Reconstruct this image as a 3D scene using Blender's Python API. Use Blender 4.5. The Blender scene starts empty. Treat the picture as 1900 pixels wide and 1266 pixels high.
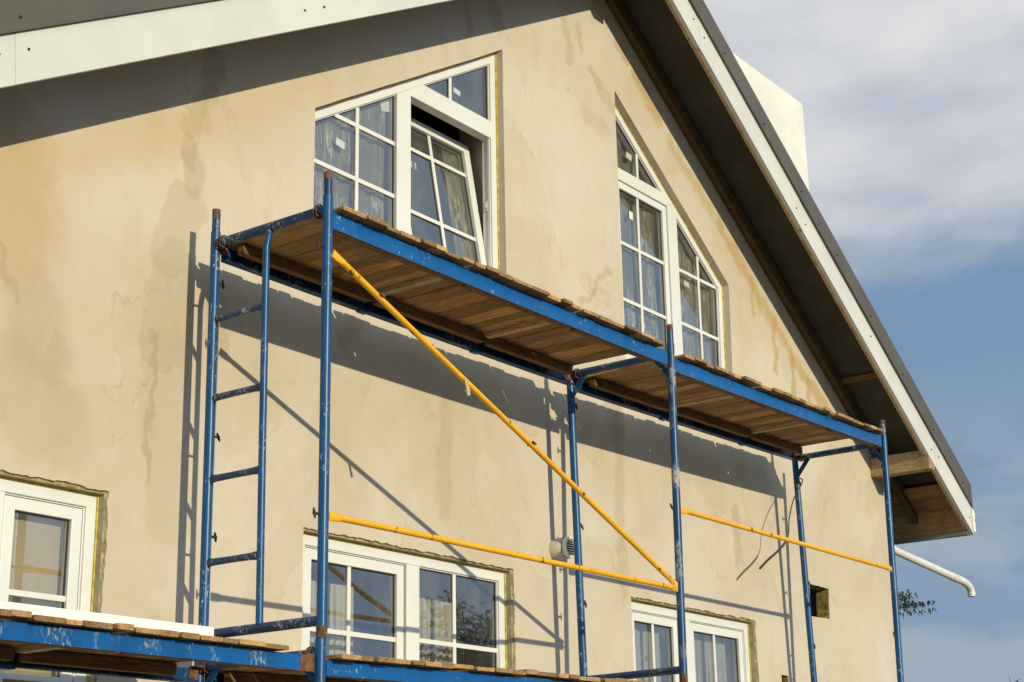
import bpy, bmesh, math, random
from mathutils import Vector, Matrix
from mathutils.geometry import tessellate_polygon
random.seed(7)
R = math.radians
SC = bpy.context.scene
COL = SC.collection

# ------------------------------------------------------------------ camera
CAM = Vector((-5.0942, -5.7103, -2.7790))
YAW, PITCH, ROLL, F = 0.93742, 0.29885, -0.01817, 3033.745      # focal length in photo pixels (1900 wide)
def cam_axes():
    cy, sy, cp, sp = math.cos(YAW), math.sin(YAW), math.cos(PITCH), math.sin(PITCH)
    d = Vector((sy*cp, cy*cp, sp)); r = Vector((cy, -sy, 0)); u = r.cross(d)
    cr, sr = math.cos(ROLL), math.sin(ROLL)
    return cr*r + sr*u, -sr*r + cr*u, d
CR, CU, CD = cam_axes()
cam = bpy.data.cameras.new('camera'); co = bpy.data.objects.new('camera', cam); COL.objects.link(co)
cam.sensor_width = 36; cam.lens = F*36/1900; cam.clip_end = 3000; cam.clip_start = .1
co.matrix_world = Matrix(((CR.x, CU.x, -CD.x, CAM.x), (CR.y, CU.y, -CD.y, CAM.y), (CR.z, CU.z, -CD.z, CAM.z), (0, 0, 0, 1)))
SC.camera = co
def at(px, py, Y):
    """the point of the vertical plane y = Y that was measured at a photo pixel"""
    v = CD*F + CR*(px-950) - CU*(py-633)
    return CAM + v*((Y-CAM.y)/v.y)

# ------------------------------------------------------------------ light
SUN = Vector((-.218, -.948, .230)).normalized()                  # towards the sun
SUN_EL = math.asin(SUN.z); SUN_AZ = math.atan2(SUN.x, SUN.y)
sl = bpy.data.lights.new('sun', 'SUN'); sl.energy = 3.45; sl.angle = R(.5); sl.color = (1.0, .905, .645)
so = bpy.data.objects.new('sun', sl); COL.objects.link(so); so.rotation_euler = SUN.to_track_quat('Z', 'Y').to_euler(); so.location = (0, -30, 20)
W = bpy.data.worlds.new('World'); SC.world = W; W.use_nodes = True
SC.view_settings.view_transform = 'Standard'; SC.view_settings.look = 'None'; SC.view_settings.gamma = 1
SC.view_settings.exposure = .05

class NT:
    """small helper for node trees"""
    def __init__(s, tree): s.t = tree; s.n = tree.nodes; s.l = tree.links
    def new(s, kind, **kw):
        n = s.n.new(kind)
        for k, v in kw.items(): setattr(n, k, v)
        return n
    def put(s, sock, v):
        if isinstance(v, bpy.types.NodeSocket): s.l.new(v, sock)
        elif v is not None:
            if sock.type == 'RGBA' and len(v) == 3: v = (*v, 1)
            sock.default_value = v
    def math(s, op, a, b=None, c=None, clamp=False):
        n = s.new('ShaderNodeMath', operation=op, use_clamp=clamp)
        for i, v in enumerate((a, b, c)):
            if v is not None: s.put(n.inputs[i], v)
        return n.outputs[0]
    def vmath(s, op, a, b=None):
        n = s.new('ShaderNodeVectorMath', operation=op); s.put(n.inputs[0], a)
        if b is not None: s.put(n.inputs[1], b)
        return n.outputs['Value'] if op in ('LENGTH', 'DOT_PRODUCT', 'DISTANCE') else n.outputs[0]
    def noise(s, vec, scale, detail=3, rough=.55, dist=0):
        n = s.new('ShaderNodeTexNoise'); s.put(n.inputs['Vector'], vec)
        n.inputs['Scale'].default_value = scale; n.inputs['Detail'].default_value = detail
        n.inputs['Roughness'].default_value = rough; n.inputs['Distortion'].default_value = dist
        return n.outputs['Fac']
    def step(s, v, a, b):
        n = s.new('ShaderNodeMapRange', interpolation_type='SMOOTHSTEP'); s.put(n.inputs[0], v)
        s.put(n.inputs[1], a); s.put(n.inputs[2], b); return n.outputs[0]
    def mix(s, f, a, b, mode='MIX'):
        n = s.new('ShaderNodeMix', data_type='RGBA', blend_type=mode); s.put(n.inputs[0], f); s.put(n.inputs[6], a); s.put(n.inputs[7], b)
        return n.outputs[2]
    def scale(s, vec, xyz): return s.vmath('MULTIPLY', vec, xyz)
    def bump(s, h, strength, dist):
        n = s.new('ShaderNodeBump'); s.put(n.inputs['Height'], h); n.inputs['Strength'].default_value = strength; n.inputs['Distance'].default_value = dist
        return n.outputs[0]

# sky: Nishita with a bank of high pale cloud above a blue band, by direction
nt = NT(W.node_tree)
for n in list(nt.n): nt.n.remove(n)
sky = nt.new('ShaderNodeTexSky', sky_type='NISHITA', sun_disc=False); sky.sun_elevation = SUN_EL; sky.sun_rotation = SUN_AZ
sky.altitude = 100; sky.air_density = 1; sky.dust_density = .3; sky.ozone_density = 1.2
geo = nt.new('ShaderNodeTexCoord').outputs['Generated']
sep = nt.new('ShaderNodeSeparateXYZ'); nt.put(sep.inputs[0], geo); dz = sep.outputs[2]
stretch = nt.scale(geo, (1, 1, 2.6))
n1 = nt.noise(stretch, 2.2, 6, .5, .4); n2 = nt.noise(nt.scale(geo, (1, 1, 2.4)), 5.5, 6, .5, .15)
h = nt.math('ADD', dz, nt.math('MULTIPLY', nt.math('SUBTRACT', n1, .5), .16))
n3 = nt.noise(nt.scale(geo, (1, 1, 3.0)), 14, 6, .6, .2)
bank = nt.step(nt.vmath('DOT_PRODUCT', geo, (.806, .592, 0)), .30, .66)
h = nt.math('ADD', h, nt.math('MULTIPLY', nt.math('SUBTRACT', n3, .5), .05))
cov = nt.math('MULTIPLY', nt.step(h, .315, .39), nt.math('MAXIMUM', bank, .42))
blue = nt.mix(.95, sky.outputs[0], nt.mix(bank, (8.2, 13.2, 19.0), (3.7, 6.0, 9.1)))
low = nt.math('MULTIPLY', nt.step(dz, .29, .16), nt.math('ADD', .30, nt.math('MULTIPLY', nt.step(n2, .44, .56), .68)))
blue = nt.mix(low, blue, nt.mix(bank, (8.6, 12.1, 16.2), (6.8, 8.1, 9.8)))
cl = nt.math('ADD', nt.math('MULTIPLY', nt.math('SUBTRACT', n2, .5), .32), h)
cloud = nt.mix(nt.step(cl, .33, .50), (8.6, 9.5, 11.2), (14.6, 14.6, 14.7))
bg = nt.new('ShaderNodeBackground'); bg.inputs['Strength'].default_value = .05
nt.put(bg.inputs['Color'], nt.mix(cov, blue, cloud))
wo = nt.new('ShaderNodeOutputWorld'); nt.l.new(bg.outputs[0], wo.inputs[0])

# ------------------------------------------------------------------ materials
def mat(name):
    m = bpy.data.materials.new(name); m.use_nodes = True
    t = NT(m.node_tree); b = t.n['Principled BSDF']
    return m, t, b
def coords(t, rnd=True):
    c = t.new('ShaderNodeTexCoord').outputs['Object']
    if rnd:
        oi = t.new('ShaderNodeObjectInfo').outputs['Random']
        c = t.vmath('ADD', c, t.math('MULTIPLY', oi, 37.0))
    return c
def simple(name, col, rough=.6, metal=0, var=.12, scale=6, bump=0, bscale=40):
    m, t, b = mat(name); c = coords(t)
    n = t.noise(c, scale, 5)
    t.put(b.inputs['Base Color'], t.mix(t.step(n, .3, .7), tuple(x*(1-var) for x in col), tuple(min(1, x*(1+var)) for x in col)))
    b.inputs['Roughness'].default_value = rough; b.inputs['Metallic'].default_value = metal
    if bump: t.put(b.inputs['Normal'], t.bump(t.noise(c, bscale, 4), bump, .01))
    return m

# -- plaster with trowel marks, damp patches and drip stains (each where it is on the wall)
def plaster():
    m, t, b = mat('cement_plaster'); c = t.vmath('ADD', coords(t, False), (2.9, 0, -4.3))
    flat = t.scale(c, (1, 0, 1))
    warp = t.new('ShaderNodeTexNoise'); t.put(warp.inputs['Vector'], flat); warp.inputs['Scale'].default_value = 7; warp.inputs['Detail'].default_value = 5
    wv = t.vmath('MULTIPLY', t.vmath('SUBTRACT', warp.outputs['Color'], (.5, .5, .5)), (.17, 0, .24))
    p = t.vmath('ADD', flat, wv)
    base = t.mix(t.step(t.noise(flat, .8, 5, .5), .35, .68), (0.585, 0.505, 0.408), (0.535, 0.445, 0.331))
    # coats of render laid over each other: broad patches with a trowelled edge
    lay = t.noise(flat, .62, 6, .52, 1.0)
    base = t.mix(t.math('MULTIPLY', t.step(lay, .535, .555), .30), base, (0.500, 0.407, 0.290))
    edge_ = t.step(t.math('ABSOLUTE', t.math('SUBTRACT', lay, .54)), .008, .0)
    base = t.mix(t.math('MULTIPLY', edge_, t.math('MULTIPLY', t.step(t.noise(flat, 2.3, 3), .45, .62), .38)), base, (0.380, 0.294, 0.186))
    tro = t.noise(t.scale(flat, (1.5, 1, 1)), 1.9, 6, .6, .6)
    base = t.mix(t.math('MULTIPLY', t.step(tro, .47, .68), .30), base, (0.470, 0.371, 0.244))
    base = t.mix(t.math('MULTIPLY', t.step(t.noise(flat, 5, 6, .65, .5), .54, .72), .26), base, (0.640, 0.567, 0.487))
    base = t.mix(t.math('MULTIPLY', t.step(t.noise(flat, 26, 5, .7), .60, .72), .22), base, (0.420, 0.340, 0.232))
    def blob(x0, z0, x1, z1, r, soft, s, col):
        nonlocal base
        a = Vector((x0, 0, z0)); d = Vector((x1-x0, 0, z1-z0)); L2 = max(d.length_squared, 1e-6)
        ap = t.vmath('SUBTRACT', p, tuple(a))
        k = t.math('DIVIDE', t.vmath('DOT_PRODUCT', ap, tuple(d)), L2, clamp=True)
        sc = t.new('ShaderNodeVectorMath', operation='SCALE'); sc.inputs[0].default_value = tuple(d); t.put(sc.inputs['Scale'], k)
        dist = t.vmath('LENGTH', t.vmath('SUBTRACT', ap, sc.outputs[0]))
        f = t.math('MULTIPLY', t.step(dist, r+soft*.5, max(0, r-soft*.5)), s)
        base = t.mix(f, base, col)
    def px(x0, y0, x1, y1, r, soft, s, col=(0.370, 0.283, 0.157)):
        q0, q1 = at(x0, y0, 0), at(x1, y1, 0); blob(q0.x, q0.z, q1.x, q1.z, r, soft, s, col)
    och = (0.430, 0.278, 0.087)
    px(398, 112, 385, 160, .075, .03, .42, (0.330, 0.258, 0.162)); px(375, 185, 352, 245, .05, .03, .5); px(392, 175, 378, 235, .04, .05, .35)
    px(350, 262, 352, 300, .05, .02, .42); px(358, 300, 362, 350, .07, .03, .36); px(350, 380, 310, 470, .12, .03, .28)
    px(322, 500, 305, 640, .14, .02, .26); px(306, 660, 312, 960, .14, .02, .26, (0.420, 0.330, 0.203))
    px(345, 120, 350, 190, .005, .007, .35, (0.200, 0.154, 0.104)); px(385, 55, 392, 90, .04, .03, .4, (0.330, 0.258, 0.162)); px(865, 20, 870, 60, .03, .03, .4, (0.330, 0.258, 0.162)); px(915, 15, 925, 45, .06, .05, .4, (0.330, 0.258, 0.162))
    px(60, 560, 75, 650, .16, .12, .35); px(30, 700, 90, 780, .22, .15, .32); px(0, 300, 30, 420, .25, .25, .4, och)
    px(60, 300, 300, 250, .12, .2, .45, (0.540, 0.407, 0.220)); px(300, 250, 600, 160, .12, .2, .35, (0.540, 0.407, 0.220))
    px(1048, 40, 1058, 110, .05, .02, .35); px(1075, 50, 1078, 95, .03, .02, .35); px(1095, 128, 1108, 150, .05, .03, .45)
    px(1112, 168, 1140, 205, .05, .03, .35); px(1085, 210, 1120, 240, .07, .05, .25)
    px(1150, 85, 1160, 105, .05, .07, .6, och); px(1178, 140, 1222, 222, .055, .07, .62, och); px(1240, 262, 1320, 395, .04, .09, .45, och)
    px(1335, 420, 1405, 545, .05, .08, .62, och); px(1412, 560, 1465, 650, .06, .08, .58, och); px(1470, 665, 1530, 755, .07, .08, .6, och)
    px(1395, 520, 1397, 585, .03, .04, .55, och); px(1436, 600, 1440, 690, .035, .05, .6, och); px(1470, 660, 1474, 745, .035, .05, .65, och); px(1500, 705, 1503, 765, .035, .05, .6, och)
    px(1148, 770, 1150, 1010, .06, .05, .32); px(1128, 700, 1138, 800, .09, .08, .35); px(826, 730, 824, 960, .05, .05, .32)
    px(398, 560, 404, 650, .07, .03, .35); px(660, 600, 640, 620, .05, .03, .3); px(1080, 570, 1130, 500, .03, .03, .45)
    px(1365, 950, 1370, 1040, .05, .04, .38); px(1155, 1010, 1158, 1100, .05, .03, .3)
    px(0, 450, 25, 560, .02, .02, .45); px(290, 620, 272, 900, .015, .015, .35, (0.300, 0.227, 0.139))
    crack = t.math('ABSOLUTE', t.math('SUBTRACT', t.noise(flat, 3.1, 4, .5, .8), .5))
    base = t.mix(t.math('MULTIPLY', t.step(crack, .004, .0), t.math('MULTIPLY', t.step(t.noise(flat, 1.7, 2), .56, .66), .5)), base, (0.250, 0.185, 0.116))
    t.put(b.inputs['Base Color'], base); b.inputs['Roughness'].default_value = .92
    b.inputs['Specular IOR Level'].default_value = .2
    hgt = t.math('ADD', t.math('MULTIPLY', t.noise(flat, 90, 4), .12), t.math('ADD', t.math('MULTIPLY', tro, .9), t.math('MULTIPLY', t.noise(flat, 9, 6, .6), .55)))
    t.put(b.inputs['Normal'], t.bump(hgt, .45, .02))
    return m
M = {}
M['plaster'] = plaster()

def worn_paint(name, col, chip, rust, chip_th, rust_th, col2=None):
    m, t, b = mat(name); c = t.scale(coords(t), (1, 1, .55))
    n = t.noise(c, 5, 4); base = t.mix(t.step(n, .35, .7), col, col2 or tuple(x*.75 for x in col))
    scr = t.noise(c, 75, 4, .7); big = t.noise(c, 7, 3)
    ch = t.math('MULTIPLY', t.step(scr, chip_th, chip_th+.04), t.step(big, .47, .64))
    base = t.mix(ch, base, chip)
    rn = t.noise(c, 13, 6, .7, .6)
    ru = t.step(rn, rust_th, rust_th+.035)
    rc = t.mix(t.noise(c, 60, 3), (.05, .022, .010), (.22, .085, .03))
    base = t.mix(ru, base, rust if rust else rc)
    b.inputs['Specular IOR Level'].default_value = .35
    t.put(b.inputs['Base Color'], base)
    t.put(b.inputs['Roughness'], t.math('ADD', .34, t.math('MULTIPLY', t.math('MAXIMUM', ch, ru), .45)))
    t.put(b.inputs['Normal'], t.bump(t.math('ADD', t.noise(c, 30, 4), t.math('MULTIPLY', ch, .5)), .18, .004))
    return m
M['blue'] = worn_paint('worn_blue_paint', (.004, .076, .215), (.42, .41, .38), None, .58, .675, (.004, .055, .155))
M['blue_dark'] = worn_paint('scuffed_navy_and_shaded_blue', (.008, .048, .135), (.42, .38, .32), None, .53, .66, (.009, .038, .11))
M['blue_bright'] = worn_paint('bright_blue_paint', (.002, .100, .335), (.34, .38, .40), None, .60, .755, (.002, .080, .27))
M['blue_speckled'] = worn_paint('chipped_speckled_blue_paint', (.006, .058, .165), (.40, .38, .36), None, .44, .655, (.006, .042, .12))
M['blue_scuffed'] = worn_paint('scuffed_bright_blue_paint', (.002, .095, .32), (.24, .29, .32), None, .53, .75, (.003, .075, .25))
M['yellow'] = worn_paint('worn_yellow_paint', (.84, .43, .014), (.55, .30, .05), None, .64, .595, (.76, .36, .012))
M['rust'] = simple('rusty_steel', (.15, .065, .028), .85, .2, .55, 28, .4, 90)
M['darksteel'] = simple('dark_rusted_steel', (.045, .032, .024), .7, .4, .4, 40)

def wood(name, c1, c2, axis, rough=.8, ring=(1, 1, 1)):
    """grain runs along the axis (0, 1 or 2); every board gets its own tone"""
    m, t, b = mat(name); c = coords(t)
    isl = t.new('ShaderNodeNewGeometry').outputs['Random Per Island']
    c = t.vmath('ADD', c, t.math('MULTIPLY', isl, 19.0))
    st = [9.0, 9.0, 9.0]; st[axis] = .8
    g = t.noise(t.scale(c, tuple(st)), 3, 7, .65, 1.2)
    fine = t.noise(t.scale(c, tuple(x*3.5 for x in st)), 5, 4, .6)
    base = t.mix(t.step(g, .32, .66), c1, c2)
    base = t.mix(t.math('MULTIPLY', t.step(fine, .50, .60), .6), base, tuple(x*.40 for x in c1))
    base = t.mix(t.math('MULTIPLY', t.step(t.noise(c, 3.3, 5, .6), .52, .66), .45), base, tuple(x*.4 for x in c1))
    br = t.math('ADD', .54, t.math('MULTIPLY', isl, .66))
    cb = t.new('ShaderNodeVectorMath', operation='SCALE'); t.put(cb.inputs[0], base); t.put(cb.inputs['Scale'], br)
    t.put(b.inputs['Base Color'], cb.outputs[0]); b.inputs['Roughness'].default_value = rough
    b.inputs['Specular IOR Level'].default_value = .25
    t.put(b.inputs['Normal'], t.bump(t.math('ADD', g, fine), .8, .008))
    return m
M['plank'] = wood('weathered_planks', (.43, .225, .075), (.60, .37, .17), 1)
M['stringer'] = wood('dark_batten_wood', (.26, .13, .045), (.34, .185, .075), 0)
M['batten'] = wood('pale_batten_wood', (.62, .47, .29), (.70, .55, .36), 1)
M['beamwood'] = wood('raw_timber', (.56, .37, .18), (.68, .49, .27), 1)
M['sheathing'] = wood('sheathing_boards', (.42, .23, .085), (.54, .33, .14), 1)
M['rafterwood'] = wood('rafter_timber', (.17, .10, .045), (.24, .145, .07), 0)

M['white'] = simple('white_plastic_profile', (.70, .685, .645), .38, 0, .03, 3)
M['trimwhite'] = simple('white_coated_metal', (.60, .58, .54), .5, 0, .05, 2.5, .05, 6)
M['trimdark'] = simple('dark_brown_coated_metal', (.094, .077, .058), .45, .1, .12, 3)
M['membrane'] = simple('dark_membrane', (.048, .042, .034), .9, 0, .25, 3, .3, 5)
M['rooftile'] = simple('dark_metal_tile', (.06, .055, .05), .45, .2, .2, 4)
M['gasket'] = simple('black_rubber_and_vent_shade', (.02, .02, .02), .7)
M['foam'] = simple('yellow_foam', (.58, .45, .06), .9, 0, .3, 30, .5, 80)
M['chimney'] = simple('cream_render', (.70, .675, .61), .9, 0, .07, 2, .25, 30)
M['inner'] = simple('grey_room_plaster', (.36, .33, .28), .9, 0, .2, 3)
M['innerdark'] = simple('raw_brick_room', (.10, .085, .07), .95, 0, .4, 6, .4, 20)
M['paper'] = simple('white_sticker', (.72, .70, .66), .7, 0, .04, 20)
M['panelwhite'] = simple('white_foam_board', (.86, .82, .75), .8, 0, .03, 20, .2, 120)
M['pipe'] = simple('white_gutter_pipe', (.70, .69, .67), .35, 0, .05, 4)
M['ventplastic'] = simple('grey_white_plastic', (.56, .53, .47), .45, 0, .08, 10)
M['cord'] = simple('dark_cord', (.055, .040, .028), .9, 0, .4, 60)
M['greymetal'] = simple('grey_coated_metal', (.20, .20, .175), .5, .1, .15, 5)

def edge_mat():
    m, t, b = mat('mesh_and_adhesive_edge'); c = coords(t, False)
    w = t.new('ShaderNodeTexWave', wave_type='BANDS', bands_direction='DIAGONAL'); t.put(w.inputs['Vector'], c); w.inputs['Scale'].default_value = 60
    n = t.noise(c, 22, 5, .7)
    base = t.mix(t.step(n, .38, .62), (.19, .15, .055), (.42, .345, .14))
    base = t.mix(t.math('MULTIPLY', w.outputs['Fac'], .25), base, (.42, .38, .24))
    t.put(b.inputs['Base Color'], base); b.inputs['Roughness'].default_value = .95
    t.put(b.inputs['Normal'], t.bump(t.math('ADD', n, t.noise(c, 90, 3)), .5, .006)); return m
M['edge'] = edge_mat(); M['foamedge'] = simple('insulation_edge', (.33, .235, .06), .95, 0, .5, 24, .6, 60)
def mesh_reveal():
    m, t, b = mat('mesh_covered_reveal'); c = coords(t, False)
    w1 = t.new('ShaderNodeTexChecker'); t.put(w1.inputs['Vector'], t.vmath('ADD', c, (.003, .003, .003))); w1.inputs['Scale'].default_value = 160
    n = t.noise(c, 18, 4)
    base = t.mix(t.step(n, .35, .65), (.27, .215, .12), (.40, .34, .225)); base = t.mix(t.math('MULTIPLY', w1.outputs['Fac'], .3), base, (.50, .46, .38))
    t.put(b.inputs['Base Color'], base); b.inputs['Roughness'].default_value = .95; t.put(b.inputs['Normal'], t.bump(t.math('ADD', n, w1.outputs['Fac']), .4, .004)); return m
M['meshreveal'] = mesh_reveal()
M['reveal'] = simple('reveal_plaster', (.42, .315, .18), .92, 0, .14, 4, .3, 30)

def glass_mat():
    m, t, b = mat('window_glass'); t.n.remove(b)
    out = t.n['Material Output']; c = coords(t)
    tr = t.new('ShaderNodeBsdfTransparent'); tr.inputs[0].default_value = (.90, .93, .92, 1)
    gl = t.new('ShaderNodeBsdfGlossy'); gl.inputs['Roughness'].default_value = .015; gl.inputs['Color'].default_value = (.92, .95, 1, 1)
    t.put(gl.inputs['Normal'], t.bump(t.noise(c, 1.6, 1), .10, .02))
    fr = t.new('ShaderNodeFresnel'); fr.inputs['IOR'].default_value = 2.55
    mx = t.new('ShaderNodeMixShader'); t.put(mx.inputs[0], fr.outputs[0]); t.l.new(tr.outputs[0], mx.inputs[1]); t.l.new(gl.outputs[0], mx.inputs[2])
    du = t.new('ShaderNodeBsdfDiffuse'); du.inputs[0].default_value = (.55, .53, .48, 1)            # building-site dust on the panes
    dm = t.math('ADD', .035, t.math('MULTIPLY', t.step(t.noise(t.scale(c, (3, 1, 1.2)), 2.2, 6, .6, .5), .35, .70), .075))
    m2 = t.new('ShaderNodeMixShader'); t.put(m2.inputs[0], dm); t.l.new(mx.outputs[0], m2.inputs[1]); t.l.new(du.outputs[0], m2.inputs[2])
    t.l.new(m2.outputs[0], out.inputs[0]); return m
M['glass'] = glass_mat()
def film_mat():
    m, t, b = mat('wrinkled_protective_film'); t.n.remove(b); out = t.n['Material Output']; c = coords(t)
    st = t.scale(c, (11, 1, 1.1))
    n = t.noise(st, 1.5, 6, .62, .7)
    ridge = t.math('MAXIMUM', t.step(t.math('ABSOLUTE', t.math('SUBTRACT', n, .5)), .034, .0), t.step(t.math('ABSOLUTE', t.math('SUBTRACT', n, .62)), .016, .0))
    msk = t.math('MULTIPLY', ridge, t.step(t.noise(c, 2.2, 3), .40, .58))
    tr = t.new('ShaderNodeBsdfTransparent'); tr.inputs[0].default_value = (.80, .82, .82, 1)
    df = t.new('ShaderNodeBsdfPrincipled'); df.inputs['Base Color'].default_value = (.70, .66, .55, 1); df.inputs['Roughness'].default_value = .3
    t.put(df.inputs['Normal'], t.bump(n, 1, .05))
    f = t.math('ADD', .26, t.math('MULTIPLY', msk, .66))
    mx = t.new('ShaderNodeMixShader'); t.put(mx.inputs[0], f); t.l.new(tr.outputs[0], mx.inputs[1]); t.l.new(df.outputs[0], mx.inputs[2])
    t.l.new(mx.outputs[0], out.inputs[0]); return m
M['film'] = film_mat()
def cloth_mat(name, col, tl):
    m, t, b = mat(name); out = t.n['Material Output']; c = coords(t)
    b.inputs['Base Color'].default_value = (*col, 1); b.inputs['Roughness'].default_value = .9
    t.put(b.inputs['Base Color'], t.mix(t.noise(t.scale(c, (30, 1, 3)), 3, 3), tuple(x*.85 for x in col), col))
    ts = t.new('ShaderNodeBsdfTranslucent'); ts.inputs[0].default_value = (*col, 1)
    mx = t.new('ShaderNodeMixShader'); mx.inputs[0].default_value = tl; t.l.new(b.outputs[0], mx.inputs[1]); t.l.new(ts.outputs[0], mx.inputs[2])
    t.l.new(mx.outputs[0], out.inputs[0]); return m
M['curtain'] = cloth_mat('cream_curtain', (.78, .70, .55), .3)
M['sheer'] = cloth_mat('grey_sheer', (.52, .51, .47), .3)
M['blind'] = cloth_mat('beige_blind', (.74, .60, .40), .3)

# ------------------------------------------------------------------ mesh builder
class MB:
    def __init__(s): s.v = []; s.f = []; s.sm = []
    def add(s, vs, fs, smooth=False):
        o = len(s.v); s.v += [Vector(v) for v in vs]
        for f in fs: s.f.append([i+o for i in f]); s.sm.append(smooth)
        return s
    def box(s, a, b):
        (x0, y0, z0), (x1, y1, z1) = a, b
        x0, x1 = sorted((x0, x1)); y0, y1 = sorted((y0, y1)); z0, z1 = sorted((z0, z1))
        return s.add([(x0,y0,z0),(x1,y0,z0),(x1,y1,z0),(x0,y1,z0),(x0,y0,z1),(x1,y0,z1),(x1,y1,z1),(x0,y1,z1)],
                     [(0,3,2,1),(4,5,6,7),(0,1,5,4),(1,2,6,5),(2,3,7,6),(3,0,4,7)])
    def bar(s, p, q, w, h, up=(0, 0, 1)):
        p, q = Vector(p), Vector(q); d = (q-p).normalized(); u = Vector(up); sd = d.cross(u).normalized(); u = sd.cross(d)
        vs = [e + sd*(w/2*a) + u*(h/2*b) for e in (p, q) for a, b in ((-1,-1),(1,-1),(1,1),(-1,1))]
        return s.add(vs, [(0,1,2,3),(7,6,5,4),(0,4,5,1),(1,5,6,2),(2,6,7,3),(3,7,4,0)])
    def tube(s, pts, r, n=14, cap=True, flat=None):
        """flat: list of (w, h) radii per point"""
        pts = [Vector(p) for p in pts]; k = len(pts); vs = []
        d0 = (pts[1]-pts[0]).normalized(); ref = Vector((0, 0, 1)) if abs(d0.z) < .9 else Vector((1, 0, 0))
        for i, p in enumerate(pts):
            d = (pts[min(i+1, k-1)] - pts[max(i-1, 0)]).normalized()
            a = d.cross(ref).normalized(); b = a.cross(d)
            ra, rb = flat[i] if flat else ((r[i], r[i]) if isinstance(r, (list, tuple)) else (r, r))
            vs += [p + a*(ra*math.cos(2*math.pi*j/n)) + b*(rb*math.sin(2*math.pi*j/n)) for j in range(n)]
        fs = [(i*n+j, i*n+(j+1) % n, (i+1)*n+(j+1) % n, (i+1)*n+j) for i in range(k-1) for j in range(n)]
        s.add(vs, fs, True)
        if cap:
            s.add(vs[:n], [tuple(range(n))[::-1]]); s.add(vs[-n:], [tuple(range(n))])
        return s
    def prism(s, poly, y0, y1):
        """convex polygon of (x, z) extruded along y"""
        n = len(poly)
        vs = [(x, y0, z) for x, z in poly] + [(x, y1, z) for x, z in poly]
        return s.add(vs, [tuple(range(n)), tuple(range(2*n-1, n-1, -1))] + [(i, i+n, (i+1) % n+n, (i+1) % n) for i in range(n)])
    def ring(s, outer, inner, y0, y1):
        n = len(outer)
        vs = [(x, y0, z) for x, z in outer] + [(x, y0, z) for x, z in inner] + [(x, y1, z) for x, z in outer] + [(x, y1, z) for x, z in inner]
        fs = []
        for i in range(n):
            j = (i+1) % n
            fs += [(i, j, n+j, n+i), (2*n+i, 3*n+i, 3*n+j, 2*n+j), (i, 2*n+i, 2*n+j, j), (n+i, n+j, 3*n+j, 3*n+i)]
        return s.add(vs, fs)
def mesh_of(name, mb, m, keep=False):
    me = bpy.data.meshes.new(name); me.from_pydata([tuple(v) for v in mb.v], [], mb.f)
    for p, k in zip(me.polygons, mb.sm): p.use_smooth = k
    me.materials.append(m)
    if not keep:
        bm = bmesh.new(); bm.from_mesh(me); bmesh.ops.recalc_face_normals(bm, faces=bm.faces); bm.to_mesh(me); bm.free()
    me.update(); return me
def world_loc(o):
    p = Vector((0, 0, 0))
    while o: p += o.location; o = o.parent
    return p
def part(name, mb, m, parent=None, label=None, bevel=0, stuff=False):
    """one mesh object from world-space geometry; it shares its parent's origin"""
    o = bpy.data.objects.new(name, None)
    off = world_loc(parent)
    for v in mb.v: v -= off
    o = bpy.data.objects.new(name, mesh_of(name, mb, M[m] if isinstance(m, str) else m, m in ('glass', 'paper', 'film'))); COL.objects.link(o)
    if parent: o.parent = parent
    if label: o['label'] = label
    if bevel:
        bv = o.modifiers.new('bevel', 'BEVEL'); bv.width = bevel; bv.segments = 2; bv.limit_method = 'ANGLE'; bv.angle_limit = R(40)
    return o
def thing(name, loc, label, cat, group=None):
    o = bpy.data.objects.new(name, None); COL.objects.link(o); o.location = loc; o.empty_display_size = .2
    o['label'] = label; o['category'] = cat
    if group: o['group'] = group
    return o
def tag(o, label, cat, group=None):
    o['label'] = label; o['category'] = cat
    if group: o['group'] = group
    return o
def solo(name, mb, m, loc, label, cat, **kw):
    loc = Vector(loc)
    for v in mb.v: v -= loc
    o = part(name, mb, m, None, **kw); o.location = loc
    return tag(o, label, cat)

def inset(poly, w):
    """poly: counter-clockwise (x, z); w: one width or one per edge"""
    n = len(poly); ws = w if isinstance(w, (list, tuple)) else [w]*n; L = []
    for i in range(n):
        a = Vector(poly[i]); b = Vector(poly[(i+1) % n]); d = (b-a).normalized(); nn = Vector((-d.y, d.x))
        L.append((a+nn*ws[i], d))
    out = []
    for i in range(n):
        (p, d), (q, e) = L[i-1], L[i]
        den = d.x*e.y-d.y*e.x; k = ((q.x-p.x)*e.y-(q.y-p.y)*e.x)/den
        r = p+d*k; out.append((r.x, r.y))
    return out
def span(poly, axis, val):
    """where the line x = val (axis 0) or z = val (axis 1) crosses a convex polygon"""
    hit = []
    for i in range(len(poly)):
        a, b = poly[i], poly[(i+1) % len(poly)]
        if (a[axis]-val)*(b[axis]-val) < 0:
            k = (val-a[axis])/(b[axis]-a[axis]); hit.append(a[1-axis]+k*(b[1-axis]-a[1-axis]))
    return (min(hit), max(hit)) if len(hit) > 1 else None
def ragged(poly, amp, step=.03, grow=0.0):
    p = inset(poly, -grow) if grow else poly; out = []
    for i in range(len(p)):
        a = Vector(p[i]); b = Vector(p[(i+1) % len(p)]); k = max(1, int((b-a).length/step)); d = (b-a).normalized(); n = Vector((d.y, -d.x))
        run = 0
        for j in range(k):
            run = run*.6+random.uniform(-amp, amp)*.7
            q = a+(b-a)*(j/k) + (n*run if j else Vector((0, 0))); out.append((q.x, q.y))
    return out

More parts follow.
